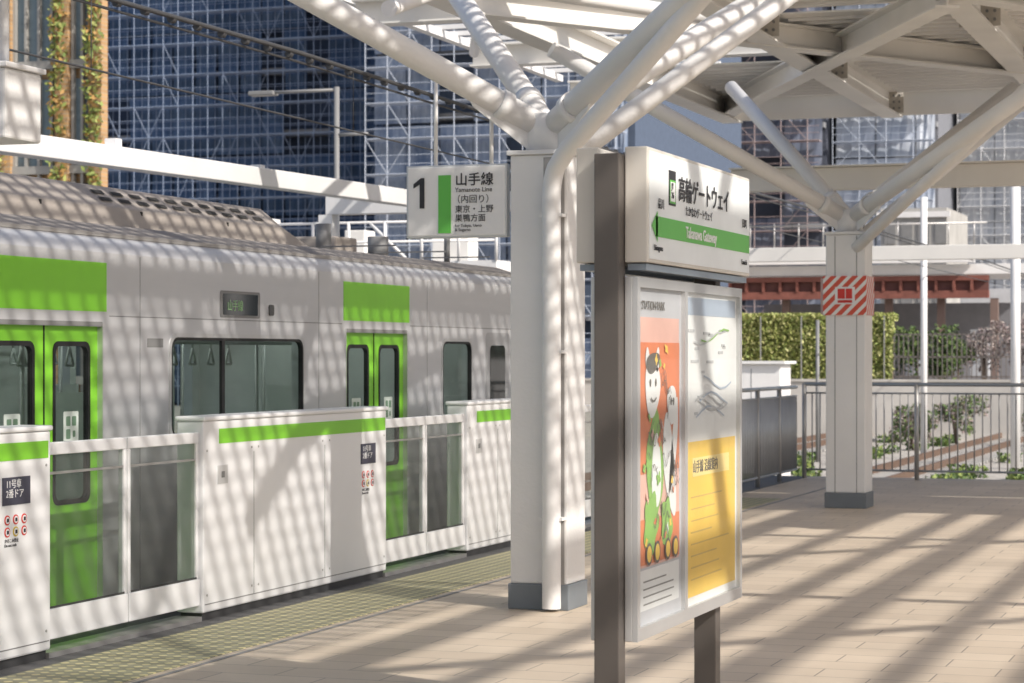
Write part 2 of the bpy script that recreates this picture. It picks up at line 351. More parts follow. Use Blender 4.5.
for d in doors:
    box('green_lintel', (XS, d-dw-.04, 1.965), (XS+.003, d+dw+.04, 2.275), green, tr)
    box('door_header', (XS-.06, d-dw, DT-.03), (XS+.002, d+dw, DT), midg, tr)
    for s in (-1, 1):
        a, b_ = sorted((d+s*.006, d+s*(dw-.012))); wa, wb = sorted((d+s*.12, d+s*(dw-.12)))
        xl0, xl1 = XS-.07, XS-.035
        boxes('door_leaf', [((xl0, a, -.02), (xl1, wa, DT-.03)), ((xl0, wb, -.02), (xl1, b_, DT-.03)), ((xl0, wa, -.02), (xl1, wb, .78)), ((xl0, wa, 1.76), (xl1, wb, DT-.03))], green, tr)
        ringX('door_window_seal', xl1, wa+.015, wb-.015, .795, 1.745, .05, .03, black, tr, .004, .03)
        pane('door_window', xl1-.012, wa, wb, .78, 1.76, tglass, tr)
        rrectX('door_sticker', xl1-.010, d+s*.34-.09, d+s*.34+.09, 1.14, 1.34, .01, stk, tr, .001)
        for (ua, ub, uc, ud) in ((-.06, -.01, 1.25, 1.31), (.01, .06, 1.25, 1.31), (-.06, -.01, 1.17, 1.23), (.02, .05, 1.18, 1.22)):
            rrectX('sticker_mark', xl1-.008, d+s*.34+ua, d+s*.34+ub, uc, ud, .008, mat('qr', (.15, .25, .17), .6), tr, .001)
    box('door_gap', (XS-.05, d-.006, -0.02), (XS-.03, d+.006, DT-.03), black, tr)
    boxes('door_jamb', [((XS-.095, d-dw-.005, -.02), (XS+.004, d-dw+.012, DT)), ((XS-.095, d+dw-.012, -.02), (XS+.004, d+dw+.005, DT))], alum, tr)
for (y0, y1) in wins:
    mull = .78 if y1-y0 > 1 else None
    ringX('window_frame', XS, y0, y1, WZ0, WZ1, .085, .028, alum, tr, .006, .01)
    ringX('window_seal', XS, y0+.02, y1-.02, WZ0+.02, WZ1-.02, .07, .022, black, tr, .004, .03)
    pane('window_glass', XS-.02, y0+.01, y1-.01, WZ0+.01, WZ1-.01, tglass, tr)
    if mull: box('window_mullion', (XS-.019, y0+mull-.022, WZ0+.02), (XS+.003, y0+mull+.022, WZ1-.02), black, tr)
rrectX('destination_frame', XS, 14.26, 14.90, 1.955, 2.145, .02, midg, tr, .004)
rrectX('destination_display', XS+.004, 14.30, 14.86, 1.975, 2.125, .01, twin, tr, .002)
text('destination_text', '山手線', (XS+.008, 14.36, 2.01), .085, mat('led', (.35, .6, .3), .5), tr)
rrectX('side_camera', XS, 15.05, 15.13, 1.98, 2.06, .02, darkg, tr, .01)
rrectX('car_number_plate', XS, 13.2, 13.42, 1.74, 1.80, .005, midg, tr, .001)
rrectX('crew_door', XS, 19.75, 20.40, .02, 1.9, .05, mat('train_silver_dark', (.50, .50, .51), .38, .55), tr, .003)
rrectX('crew_window', XS+.003, 19.86, 20.28, 1.1, 1.78, .05, twin, tr, .003)
boxes('panel_lines', [((XS, a, 1.935), (XS+.0015, b_, 1.941)) for a, b_ in ((12.7, 16.4), (17.85, 21.2), (7.6, 11.2))]+[((XS, yy, .1), (XS+.0015, yy+.004, 2.33)) for yy in (13.1, 15.95, 18.25)], midg, tr)
tk = empty('railway_track')
boxes('rails', [((x-.035, -5, -1.02), (x+.035, 260, -.86)) for x in (-9.16, -8.09, -14.5, -13.43)], mat('rail_steel', (.22, .14, .10), .5, .5), tk)
boxes('sleepers', [((c-1.1, -4+i*.62, -1.09), (c+1.1, -3.76+i*.62, -1.02)) for i in range(260) for c in (-8.625, -13.96)], concrete, tk)

# ------------------------------------------------------------------ canopy columns
def column(cx, cy, s, pipe=True):
    g = empty('canopy_column'); h = s/2
    box('shaft', (cx-h, cy-h, 0.17), (cx+h, cy+h, 3.02), steelw, g, .012)
    if pipe: box('shaft_shade_strip', (cx+.035, cy-h-.003, .17), (cx+h-.02, cy-h+.002, 3.0), mat('painted_shade', (.34, .33, .32), .7), g)  # flat strip, shade behind the pipe painted as a darker colour
    else: boxes('shaft_grooves', [((cx-h+.1, cy-h-.002, .17), (cx-h+.108, cy-h+.002, 3.0)), ((cx+h-.1, cy-h-.002, .17), (cx+h-.092, cy-h+.002, 3.0))], midg, g)
    box('plinth', (cx-h-.012, cy-h-.012, 0.0), (cx+h+.012, cy+h+.012, .17), plinth, g, .006)
    box('cap', (cx-h-.02, cy-h-.02, 3.02), (cx+h+.02, cy+h+.02, 3.05), steelw, g, .004)
    N = Vector((cx, cy, 3.2))
    tubes('node', [((cx, cy, 3.03), (cx, cy, 3.30), .15)], steelw, g, 20)
    arms = [((-1.37, -1.13, .86), 2.0, .085), ((-1.43, 2.07, 1.3), 1.45, .085), ((1.32, -1.23, .67), 2.4, .085), ((.92, 2.37, 1.2), 1.5, .085), ]
    tubes('arms', [(N, N+Vector(v)*k, r) for v, k, r in arms], steelw, g, 24)
    tubes('arm_collars', [(N+Vector(v)*.16, N+Vector(v)*.20, r+.015) for v, k, r in arms], steelw, g, 24)
    for v, k, r in arms:
        d = Vector(v); d2 = Vector((d.x, d.y, 0)).normalized(); n = Vector((-d2.y, d2.x, 0))*.008
        a = N+d2*.05; P = [a+Vector((0, 0, -.2)), a+Vector((0, 0, .05)), N+d*.35, N+d*.3+Vector((0, 0, -.12))]
        mesh('gusset', [tuple(p+n) for p in P]+[tuple(p-n) for p in P], [(0, 1, 2, 3), (7, 6, 5, 4), (0, 3, 7, 4), (3, 2, 6, 7), (2, 1, 5, 6), (1, 0, 4, 5)], steelw, g)
    px = cx+.115; py = cy-h-.075; e = Vector((px, py, 2.92)); v = Vector((1.32, -1.03, .95)).normalized()
    if pipe:
        pts = [(px, py, .02), (px, py, 2.72)]
        for t in (0.12, .25, .4, .6, .8, 1): pts.append(tuple(Vector((px, py, 2.72)).lerp(Vector((px, py, 2.86)), t)*(1-t*.5)+(e+v*.12*t)*(t*.5)))
        pts.append(tuple(e+v*.2)); pts.append(tuple(e+v*3.6))
        curve_tube('drain_pipe', pts, .062, steelw, g)
        for zz in (.6, 1.7, 2.6): box('pipe_clamp', (px-.08, py-.02, zz), (px+.08, cy-h, zz+.02), steelw, g)
    else: tubes('drain_pipe', [(tuple(e+Vector((0, .1, -.05))), tuple(e+v*3.6), .062)], steelw, g, 16)
    v2 = Vector((1.1, 1.3, 1.15)).normalized()
    tubes('brace', [((cx+.12, cy+.05, 3.0), tuple(Vector((cx+.12, cy+.05, 3.0))+v2*3.3), .07)], steelw, g, 20)
    return g
column(-4.75, 14.35, .40)
column(-4.70, 24.85, .44, False)
st = bpy.data.materials.new('red_white_stripes'); st.use_nodes = True; nt = st.node_tree; b = nt.nodes['Principled BSDF']
tc = nt.nodes.new('ShaderNodeTexCoord'); sp = nt.nodes.new('ShaderNodeSeparateXYZ'); nt.links.new(tc.outputs['Object'], sp.inputs[0])
a1 = nt.nodes.new('ShaderNodeMath'); a1.operation = 'SUBTRACT'; nt.links.new(sp.outputs[0], a1.inputs[0]); nt.links.new(sp.outputs[2], a1.inputs[1])
a0 = nt.nodes.new('ShaderNodeMath'); a0.operation = 'ADD'; nt.links.new(a1.outputs[0], a0.inputs[0]); nt.links.new(sp.outputs[1], a0.inputs[1])
a2 = nt.nodes.new('ShaderNodeMath'); a2.operation = 'PINGPONG'; a2.inputs[1].default_value = .06; nt.links.new(a0.outputs[0], a2.inputs[0])
a3 = nt.nodes.new('ShaderNodeMath'); a3.operation = 'GREATER_THAN'; a3.inputs[1].default_value = .026; nt.links.new(a2.outputs[0], a3.inputs[0])
mxx = nt.nodes.new('ShaderNodeMix'); mxx.data_type = 'RGBA'; nt.links.new(a3.outputs[0], mxx.inputs[0]); mxx.inputs[6].default_value = (.8, .78, .75, 1); mxx.inputs[7].default_value = (.62, .09, .05, 1)
nt.links.new(mxx.outputs[2], b.inputs['Base Color'])
nb = empty('emergency_button_notice')
box('striped_band', (-4.945, 24.605, 2.13), (-4.465, 25.09, 2.56), st, nb)
box('notice_plate', (-4.81, 24.598, 2.25), (-4.59, 24.604, 2.44), white, nb)
boxes('notice_icon', [((-4.78, 24.594, 2.31), (-4.70, 24.597, 2.42)), ((-4.69, 24.594, 2.31), (-4.62, 24.597, 2.42)), ((-4.78, 24.594, 2.265), (-4.62, 24.597, 2.295))], redm, nb)
box('side_panel', (-4.99, 24.7, 2.14), (-4.948, 25.0, 2.54), mat('ppanel', (.6, .45, .42), .5), nb)

# ------------------------------------------------------------------ platform number sign
s1 = empty('platform_number_sign'); Y = 14.20; F_ = Y-.045
box('housing', (-5.69, Y-.04, 2.49), (-4.99, Y+.04, 2.96), white, s1, .008)
box('rim', (-5.70, Y-.035, 2.48), (-4.98, Y+.035, 2.97), alum, s1, .004)
box('green_block', (-5.465, Y-.045, 2.51), (-5.375, Y-.04, 2.90), greens, s1)
mesh('digit_one', [(-5.60, F_, 2.68), (-5.565, F_, 2.68), (-5.565, F_, 2.885), (-5.592, F_, 2.885), (-5.645, F_, 2.845), (-5.645, F_, 2.815), (-5.60, F_, 2.842)], [(0, 1, 2, 3, 6), (3, 4, 5, 6)], textm, s1)
text('line_name', '山手線', (-5.345, F_, 2.835), .092, textm, s1, 'Y', off=.001)
text('line_name_en', 'Yamanote Line', (-5.345, F_, 2.785), .044, textm, s1, 'Y')
text('loop', '（内回り）', (-5.365, F_, 2.715), .060, textm, s1, 'Y')
text('dest1', '東京・上野', (-5.345, F_, 2.65), .055, textm, s1, 'Y')
text('dest2', '巣鴨方面', (-5.345, F_, 2.59), .055, textm, s1, 'Y')
text('dest3', 'for Tokyo, Ueno\n& Sugamo', (-5.345, F_, 2.55), .028, textm, s1, 'Y')
tubes('hangers', [((-5.5, Y, 2.97), (-5.5, Y, 3.62), .015), ((-5.1, Y, 2.97), (-5.1, Y, 3.45), .015)], steelw, s1)

# ------------------------------------------------------------------ station name sign with poster boards
sg = empty('station_name_sign'); YF = 10.10
boxes('posts', [((-2.57, 8.33, 0), (-2.47, 8.42, 2.47)), ((-2.57, 9.86, 0), (-2.47, 9.95, 2.45))], postm, sg, .004)
for sx, nm in ((1, 'front'), (-1, 'back')):
    def bb(n, xa, xb, ya, yb, za, zb, m, bev=0):
        a, c = sorted((-2.52+sx*xa, -2.52+sx*xb)); return box(n, (a, ya, za), (c, yb, zb), m, sg, bev)
    bb('name_board', .052, .145, 8.40, 10.12, 2.05, 2.50, beige, .006)
    bb('name_board_face', .145, .148, 8.42, 10.10, 2.065, 2.485, mat('sign_face', (.86, .89, .90), .3), 0)
    bb('name_board_tray', .06, .135, 8.42, 10.10, 2.02, 2.045, mat('tray', (.25, .3, .36), .4))
    bb('poster_case', .052, .085, 8.40, YF+.04, .575, 1.995, alum, .004)
X = -2.52+.148
box('green_line', (X, 8.50, 2.155), (X+.003, 10.09, 2.235), greens, sg)
mesh('line_arrow', [(X+.003, 8.44, 2.195), (X+.003, 8.53, 2.257), (X+.003, 8.53, 2.133)], [(0, 2, 1)], greens, sg)
box('station_code', (X, 8.70, 2.29), (X+.003, 8.80, 2.43), textm, sg); box('station_code_green', (X+.003, 8.708, 2.298), (X+.004, 8.792, 2.392), greens, sg); box('station_code_in', (X+.004, 8.716, 2.306), (X+.005, 8.784, 2.384), textw, sg)
text('station_code_text', 'JY\n26', (X+.0065, 8.722, 2.355), .036, textm, sg)
text('station_name', '高輪ゲートウェイ', (X+.004, 8.84, 2.325), .108, textm, sg, off=.001)
text('station_kana', 'たかなわゲートウェイ', (X+.004, 8.95, 2.265), .045, textm, sg)
text('station_en', 'Takanawa Gateway', (X+.005, 8.95, 2.172), .066, textw, sg, off=.0008)
text('prev', '品川', (X+.004, 8.53, 2.27), .045, textm, sg); text('next', '田町', (X+.004, 9.95, 2.27), .045, textm, sg)
text('prev_en', 'Shinagawa', (X+.004, 8.47, 2.10), .032, textm, sg); text('next_en', 'Tamachi', (X+.004, 9.93, 2.10), .032, textm, sg)
XP = -2.52+.085
def P(n, ya, yb, za, zb, m, lay=0): return box(n, (XP+.001, ya, za), (XP+.0022+lay*.0015, yb, zb), m, sg)
boxes('poster_frame', [((XP, 8.40, 1.955), (XP+.02, YF+.04, 1.995)), ((XP, 8.40, .575), (XP+.02, YF+.04, .625)), ((XP, 8.40, .625), (XP+.02, 8.44, 1.955)), ((XP, YF, .625), (XP+.02, YF+.04, 1.955)), ((XP, 9.12, .625), (XP+.02, 9.165, 1.955))], alum, sg)
pa = mat('poster_grey', (.50, .51, .55), .5); pc = mat('poster_pink', (.72, .44, .38), .5, var=.15); po = mat('poster_orange', (.68, .21, .09), .5, var=.15); pg = mat('poster_green', (.24, .46, .10), .5, var=.15)
pw = mat('poster_white', (.78, .79, .80), .5); py_ = mat('poster_yellow', (.86, .58, .10), .5, var=.08); pbl = mat('poster_blue', (.40, .47, .58), .5); pk = mat('poster_ink', (.12, .11, .10), .5)
P('poster_a_base', 8.44, 9.12, .625, 1.955, pa); P('poster_a_field', 8.49, 9.08, .85, 1.84, pc, 1); P('poster_a_foot', 8.49, 9.08, .68, .84, pw, 1)
def ell(n, cy, cz, ry, rz, m, lay, rot=0, wob=.08, fr=3):
    V = []
    for i in range(28):
        a = 2*math.pi*i/28; q = (1+wob*math.sin(fr*a+cy*40)); yy = ry*math.cos(a)*q; zz = rz*math.sin(a)*q; c, s = math.cos(rot), math.sin(rot)
        V.append((XP+.0022+lay*.0015, cy+yy*c-zz*s, cz+yy*s+zz*c))
    return mesh(n, V, [tuple(range(28))], m, sg)
def stroke(n, pts, wd, m, lay):
    V = []; F = []
    for i, (a, b_) in enumerate(pts):
        j = min(i+1, len(pts)-1); k = max(i-1, 0); d = Vector((pts[j][0]-pts[k][0], pts[j][1]-pts[k][1])).normalized()
        V += [(XP+.0022+lay*.0015, a-d.y*wd, b_+d.x*wd), (XP+.0022+lay*.0015, a+d.y*wd, b_-d.x*wd)]
    for i in range(len(pts)-1): F.append((2*i, 2*i+1, 2*i+3, 2*i+2))
    return mesh(n, V, F, m, sg)
P('poster_a_orange', 8.49, 9.08, 1.22, 1.74, po, 2)
P('poster_a_orange2', 8.49, 9.08, .86, 1.04, po, 2)
ell('fig_tail', 8.99, 1.32, .04, .20, pw, 3, -.3, .1); ell('fig_body', 8.70, 1.24, .12, .22, pg, 3, 0, .1, 4); ell('fig_belly', 8.72, 1.22, .07, .15, pw, 3.5, 0, .06)
ell('fig_head', 8.66, 1.56, .11, .115, pw, 4); ell('ear', 8.59, 1.67, .03, .05, pw, 4, .3); ell('ear', 8.73, 1.67, .03, .05, pw, 4, -.3); ell('fig_cap', 8.66, 1.66, .10, .04, pk, 5, .15)
ell('fig2_body', 8.92, 1.24, .08, .22, pw, 3, .3); ell('fig2_head', 8.95, 1.49, .07, .08, pw, 4); ell('fig3', 8.64, 1.02, .10, .12, pg, 4, -.4, .15, 5); ell('fig4', 8.87, 1.00, .08, .11, pg, 5, .2, .15, 5)
for cy, cz in ((8.62, 1.58), (8.70, 1.58), (8.93, 1.50), (8.97, 1.50)): ell('eye', cy, cz, .010, .016, pk, 6)
for k in range(22):
    ell('paint_dab', random.uniform(8.53, 9.04), random.uniform(.9, 1.72), random.uniform(.01, .03), random.uniform(.01, .025), random.choice([pw, pg, po, py_, po, pc]), 5.2+.02*k, random.uniform(0, 3), .25, 4)
for k in range(22):
    y0_ = random.uniform(8.53, 8.97); z0_ = random.uniform(.92, 1.65); stroke('ink_stroke', [(y0_+.018*i, z0_+.03*math.sin(i*1.3+k)+i*.014*(k % 3-1)) for i in range(6)], .003, pk, 7+.02*k)
stroke('fig_smile', [(8.62+.02*i, 1.52-.015*math.sin(i*math.pi/4)) for i in range(5)], .004, pk, 7)
for k, (cy, cz) in enumerate(((8.60, .90), (8.72, .90), (8.88, .90), (9.0, .90))):
    ell('wheel', cy, cz, .045, .045, pk, 6, 0, 0); ell('wheel_in', cy, cz, .033, .033, py_, 6.5, 0, 0)
text('poster_caption', 'STATION PARK', (XP+.008, 8.50, 1.87), .05, pk, sg)
boxes('poster_a_lines', [((XP+.0035, 8.54, .70+i*.03), (XP+.0045, 8.54+random.uniform(.3, .5), .706+i*.03)) for i in range(4)], midg, sg)
P('poster_b_base', 9.165, YF, .625, 1.955, pw); P('poster_b_head', 9.19, YF-.03, 1.86, 1.935, pbl, 1)
P('poster_b_yellow', 9.19, YF-.03, .66, 1.32, py_, 1); P('poster_b_white', 9.3, 9.95, 1.17, 1.25, mat('py2', (.90, .72, .3), .5), 2)
pgr = mat('print_grey', (.52, .53, .55), .5)
for k in range(8):
    z0_ = random.uniform(1.40, 1.78); y0_ = random.uniform(9.22, 9.5); stroke('map_route', [(y0_+.1*i, z0_+.03*math.sin(i*.9+k*2)) for i in range(6)], .004, random.choice([pgr, pgr, pbl, pg]), 3+.05*k)
for k in range(14):
    ya = random.uniform(9.22, 9.9); za = random.uniform(1.38, 1.8); box('map_label', (XP+.003, ya, za), (XP+.0045, ya+random.uniform(.04, .14), za+.012), pgr, sg)
lines = []
for i in range(8):
    zz = 1.08-i*.05; lines.append(((XP+.0038, 9.28, zz), (XP+.005, 9.28+random.uniform(.3, .7), zz+.006)))
boxes('poster_b_print', lines, mat('print_ochre', (.60, .42, .12), .5), sg)
text('poster_b_title', '山手線 沿線案内', (XP+.0065, 9.3, 1.19), .06, pk, sg)
pane('poster_glazing', XP+.0175, 8.44, YF, .625, 1.955, pglass, sg)

# ------------------------------------------------------------------ roof
rf = empty('station_canopy_roof')
L = []; ZR = 6.2; x = -5.6
while x < 2.0:
    L.append(((x, -10, ZR), (x+.062, 21.5, ZR+.012))); x += .17
y = -10
while y < 21.5:
    L.append(((-5.6, y, ZR+.016), (2.0, y+.062, ZR+.028))); y += .22
boxes('shadow_slats', L, white, rf)  # unseen slat grid, added overhead to cast the dappled stripes
B = []
for xx, ww in ((-5.8, .2), (-2.6, .12), (2.15, .24), (3.0, .07), (3.7, .10), (4.3, .22), (5.1, .08), (5.8, .10), (6.6, .3), (8.0, .3)):
    B.append(((xx, -10, 6.02), (xx, 21.5, 6.02), ww, .14))
for i, yy in enumerate([-7.6, -2.4, 2.9, 7.4, 12.6, 17.8]):
    B.append(((-6, yy, 5.88), (8, yy, 5.88), .13, .14))
for yy in (-8, 0, 8, 15):
    B.append(((2.15, yy, 5.9), (6.6, yy+5.2, 5.9), .10, .10)); B.append(((-2.6, yy+4, 5.9), (2.15, yy-.5, 5.9), .10, .10))
beams('shadow_beams', B, steelw, rf)  # out-of-view beams, added and spaced for the shadow bars on the floor
boxes('shadow_panels', [((6.0, 3, 6.3), (6.5, 15, 6.32)), ((6.9, -10, 6.3), (7.9, 20, 6.32))], beamcr, rf)  # out-of-view sheets added to block sun beside the beams
I = []
for xx in (-8.0, -5.6, -3.2, -.8, 1.8): I.append(((xx, 19, 5.35), (xx, 33, 5.35), .30, .36))
for yy in (21.5, 24.5, 28.5, 32.8): I.append(((-10.5, yy, 5.72), (5, yy, 5.72), .28, .30))
I += [((-8, 21.5, 5.3), (-3.2, 28.5, 5.3), .24, .28), ((-3.2, 22, 5.2), (-8, 32.5, 5.35), .24, .28), ((-3.2, 22, 5.3), (1.8, 30, 5.3), .24, .28), ((1.8, 22, 5.3), (-3.2, 32.5, 5.3), .24, .28)]
ibeams('far_bay_beams', I, beamcr, rf)
boxes('connection_plates', [((xx-.22, yy-.16, 5.2), (xx+.22, yy-.15, 5.52)) for xx in (-5.6, -3.2, -.8) for yy in (24.5, 28.5, 32.8)], mat('plate_brown', (.50, .47, .42), .6), rf)
bo = []
for xx in (-5.6, -3.2, -.8):
    for yy in (24.5, 28.5, 32.8):
        for u in (-.16, -.08, .08, .16):
            for v_ in (5.27, 5.36, 5.45): bo.append(((xx+u, yy-.16, v_), (xx+u, yy-.185, v_), .018))
tubes('bolts', bo, midg, rf, 6)
# soffit panels between the main beams, in bays, each hung at beam mid height
cp = []; rb = []
for xa, xb2 in ((-7.84, -5.76), (-5.44, -3.36), (-3.04, -.96), (-.64, 1.64), (1.96, 5.0)):
    for ya, yb in ((21.7, 24.3), (24.7, 28.3), (28.7, 32.6)):
        if xa < -6 and ya < 28: continue
        cp.append(((xa, ya, 5.49), (xb2, yb, 5.51)))
        q = ya+.3
        while q < yb-.1: rb.append(((xa+.02, q, 5.455), (xb2-.02, q+.03, 5.488))); q += .32
boxes('soffit_panels', cp, mat('soffit_white', (.84, .82, .78), .6, var=.05, scale=.7), rf)
boxes('soffit_ribs', rb, steelw, rf)
box('eaves_fascia', (-8.1, 32.96, 5.2), (5, 33.02, 5.9), beamcr, rf)
P_ = []; yy = 20.0
while yy < 33: P_.append(((-10.9, yy, 6.0), (-8.1, yy+.06, 6.06))); yy += .6
for xx in (-10.8, -9.4): P_.append(((xx, 19, 5.9), (xx+.12, 33, 6.0)))
boxes('trackside_purlins', P_, steelw, rf)
tubes('roof_struts', [((-8, 20, 5.35), (-5.6, 24.5, 5.35), .08), ((-10.3, 28, 5.7), (-8, 22, 5.4), .07), ((-7.2, 17.5, 4.6), (-8, 21.5, 5.5), .07)], steelw, rf, 16)
box('tie_beam_near', (-6.6, 27.1, 3.70), (5, 27.3, 3.97), beamcr, rf, .01)
box('tie_beam_flange', (-6.6, 27.0, 3.972), (5, 27.4, 3.99), beamcr, rf)
box('tie_beam_far', (-11.4, 41, 3.42), (6, 41.25, 3.68), beamcr, rf, .01)
boxes('far_columns', [((-11.6, 41.3, -1.1), (-11.4, 41.6, 3.42)), ((5.7, 40.9, -1.1), (6.1, 41.3, 3.42)), ((4.6, 27.0, 0), (5.0, 27.4, 3.7)), ((4.4, 30, 0), (4.7, 30.3, 5.2))], steelw, rf)

tb = empty('trackside_beam')
beams('beam', [((-10.8, 12, 3.50), (-10.8, 28.0, 3.72), .20, .20), ((-12.5, 28.2, 3.73), (-6.9, 28.2, 3.73), .2, .26)], steelw, tb, .01)
boxes('brackets', [((-10.86, yy, 3.60), (-10.74, yy+.12, 3.78)) for yy in (16, 19.2, 22.4, 25.4)], steelw, tb)
boxes('supports', [((-12.6, 28.1, -1.1), (-12.4, 28.35, 3.6)), ((-10.9, 11.8, -1.1), (-10.7, 12.0, 3.4))], steelw, tb)

ow = empty('overhead_line')
def sag(x, z, y0, y1, r, n, s=.03): curve_tube(n, [(x, y0+(y1-y0)*i/24, z-s*math.sin(math.pi*(i % 6)/6)) for i in range(25)], r, darkg, ow, 2)
sag(-8.6, 4.45, -5, 90, .022, 'messenger_wire', .06); sag(-8.65, 4.38, -5, 90, .012, 'feeder_wire', .05); sag(-8.6, 3.85, -5, 90, .009, 'contact_wire', .0)
tubes('droppers', [((-8.6, yy, 3.85), (-8.6, yy, 4.42), .004) for yy in range(0, 60, 5)], darkg, ow)
tubes('wire_clips', [((-8.62, 10+.45*i, 4.415), (-8.62, 10.06+.45*i, 4.415), .034) for i in range(50)], darkg, ow, 6)
mb = empty('platform_camera_box')
box('housing', (-6.97, 10.72, 2.88), (-6.68, 11.1, 3.27), steelw, mb, .015); box('lid', (-6.99, 10.70, 3.27), (-6.66, 11.12, 3.30), steelw, mb, .005)
box('lens_window', (-6.91, 10.712, 3.02), (-6.77, 10.72, 3.15), black, mb); tubes('bracket', [((-6.8, 10.9, 3.30), (-6.8, 10.9, 6.1), .03)], steelw, mb)

def railing(name, pts, h=1.28, sp=.11):
    g = empty(name); T = []
    for (x0, y0), (x1, y1) in zip(pts[:-1], pts[1:]):
        L_ = math.hypot(x1-x0, y1-y0); n = int(L_/sp); T.append(((x0, y0, h), (x1, y1, h), .028)); T.append(((x0, y0, .12), (x1, y1, .12), .016)); T.append(((x0, y0, h-.12), (x1, y1, h-.12), .014))
        for i in range(n+1):
            t = i/n; x = x0+(x1-x0)*t; y = y0+(y1-y0)*t
            if i % 14 == 0: T.append(((x, y, 0), (x, y, h+.01), .032))
            else: T.append(((x, y, .12), (x, y, h-.12), .010))
    tubes('rails_and_bars', T, stain, g, 6)
railing('platform_railing', [(-6.5, 25.6), (-6.5, 30.5)], 1.25, .09)
railing('platform_railing', [(-6.4, 30.55), (8.9, 30.55)], 1.29, .11)

# ------------------------------------------------------------------ background right
hd = empty('hedge_wall'); lf = [mat('leaf_a', (.36, .39, .12), .6), mat('leaf_b', (.25, .31, .08), .6), mat('leaf_c', (.48, .47, .20), .6)]
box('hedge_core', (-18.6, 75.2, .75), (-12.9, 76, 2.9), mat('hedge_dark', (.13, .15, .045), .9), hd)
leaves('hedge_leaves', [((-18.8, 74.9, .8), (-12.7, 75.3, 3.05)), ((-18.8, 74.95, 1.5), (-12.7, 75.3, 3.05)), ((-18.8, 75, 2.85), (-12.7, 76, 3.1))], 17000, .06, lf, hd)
boxes('hedge_frames', [((x_, 74.85, .8), (x_+.03, 74.9, 3.0)) for x_ in (-18.6, -17.2, -15.8, -14.4, -13.0)], stain, hd)
boxes('retaining_wall', [((-30, 74.9, -1.1), (6, 75.19, .80)), ((-30, 74.84, .80), (6, 75.19, .88))], mat('wall_pale', (.50, .48, .45), .85, var=.2, scale=.5))
wc = empty('white_cabinet'); box('body', (-11.6, 47, -1.1), (-10.35, 48, 1.50), white, wc, .03); box('roof', (-11.7, 46.9, 1.50), (-10.25, 48.1, 1.56), white, wc)
box('door_seam', (-11.0, 46.995, -.9), (-10.985, 47.0, 1.4), midg, wc)
sf = empty('security_fence')
boxes('posts_and_bars', [((x_/10*1.6-12.7, 75.0, .88), (x_/10*1.6-12.67, 75.03, 2.4)) for x_ in range(0, 110)]+[((-12.7, 75, zz), (5, 75.04, zz+.05)) for zz in (.95, 1.6, 2.35)], mat('fence_dark', (.17, .15, .14), .7), sf)
def shrub(name, c, r, n, mats, s=.07, base=-1.1):
    regs = []
    for i in range(12):
        a = Vector(c)+Vector((random.uniform(-r, r)*.7, random.uniform(-r, r)*.5, random.uniform(-r, r)*.45)); q = r*random.uniform(.15, .4)
        regs.append((tuple(a-Vector((q, q, q))), tuple(a+Vector((q, q, q)))))
    g = empty(name); leaves('foliage', regs, n, s, mats, g); tubes('stems', [((c[0], c[1], base), (c[0]+random.uniform(-.3, .3)*r, c[1], c[2]+r*.3), .05*r, .02*r) for _ in range(5)], mat('bark', (.12, .09, .07), .9), g, 6)
dk = [mat('leaf_d', (.10, .17, .05), .7), mat('leaf_e', (.16, .22, .06), .7), mat('leaf_f', (.06, .10, .03), .7)]
gy = [mat('twig_a', (.36, .29, .28), .8), mat('twig_b', (.26, .20, .20), .8), mat('twig_c', (.44, .38, .34), .8)]
shrub('shrub', (-12.0, 77, 2.0), 1.3, 2500, dk); shrub('shrub', (-11.0, 77.5, 1.6), 1.0, 1800, dk)
for q in ((-10.0, 78, 2.0), (-9.0, 78.4, 2.2), (-7.9, 79, 2.0)): shrub('bare_shrub', q, 1.25, 3200, gy, .05)
for q in ((-10.6, 66, -.35), (-9.9, 70, -.1), (-7.0, 68, -.2), (-6.0, 66, -.2), (-5.2, 70, .1), (-11.6, 72, -.3)): shrub('trackside_plant', q, random.uniform(.55, .95), 1300, dk+gy[:2], .06)
# grassy verge strip between track and wall
vg = []
for i in range(60):
    x_ = random.choice([random.uniform(-12.5, -10.3), random.uniform(-7.3, -4.5)]); y_ = random.uniform(44, 73); vg.append(((x_-.3, y_-.3, -1.1), (x_+.3, y_+.3, -.85)))
leaves('verge_grass', vg, 7000, .07, dk+[lf[1]])
rs = empty('steel_deck_under_construction'); rd = mat('red_oxide', (.22, .08, .06), .7, var=.2)
boxes('edge_beams', [((-22, 90, 3.95), (-11.5, 90.4, 4.25)), ((-22, 90, 4.65), (-11.5, 90.4, 4.85))], rd, rs)
boxes('deck', [((-22, 90.1, 4.9), (-10, 97, 5.3)), ((-22, 89.5, 5.35), (-12, 90, 6.0))], white, rs)
boxes('stiffeners', [((x_*.7-22, 89.95, 4.25), (x_*.7-21.9, 90.3, 4.65)) for x_ in range(15)], rd, rs)
box('beam_web', (-22, 90.2, 4.25), (-11.5, 90.25, 4.65), mat('rust2', (.16, .07, .06), .8), rs)
boxes('columns', [((x_*2.1-22, 90.6, -1.1), (x_*2.1-21.7, 90.9, 3.95)) for x_ in range(6)], mat('rust', (.20, .14, .12), .8), rs)
boxes('site_materials', [((-21.5+i*1.3, 91.5, .8), (-20.8+i*1.3, 92.5, 1.5+random.random()*1.6)) for i in range(8)], mat('tarps', (.45, .47, .50), .8, var=.4, scale=1), rs)
box('deck_shade_sheet', (-22, 96.5, -1.1), (-10, 97, 3.9), mat('deck_shade', (.22, .22, .24), .8), rs)  # dark-coloured sheet standing in for the shade under the deck
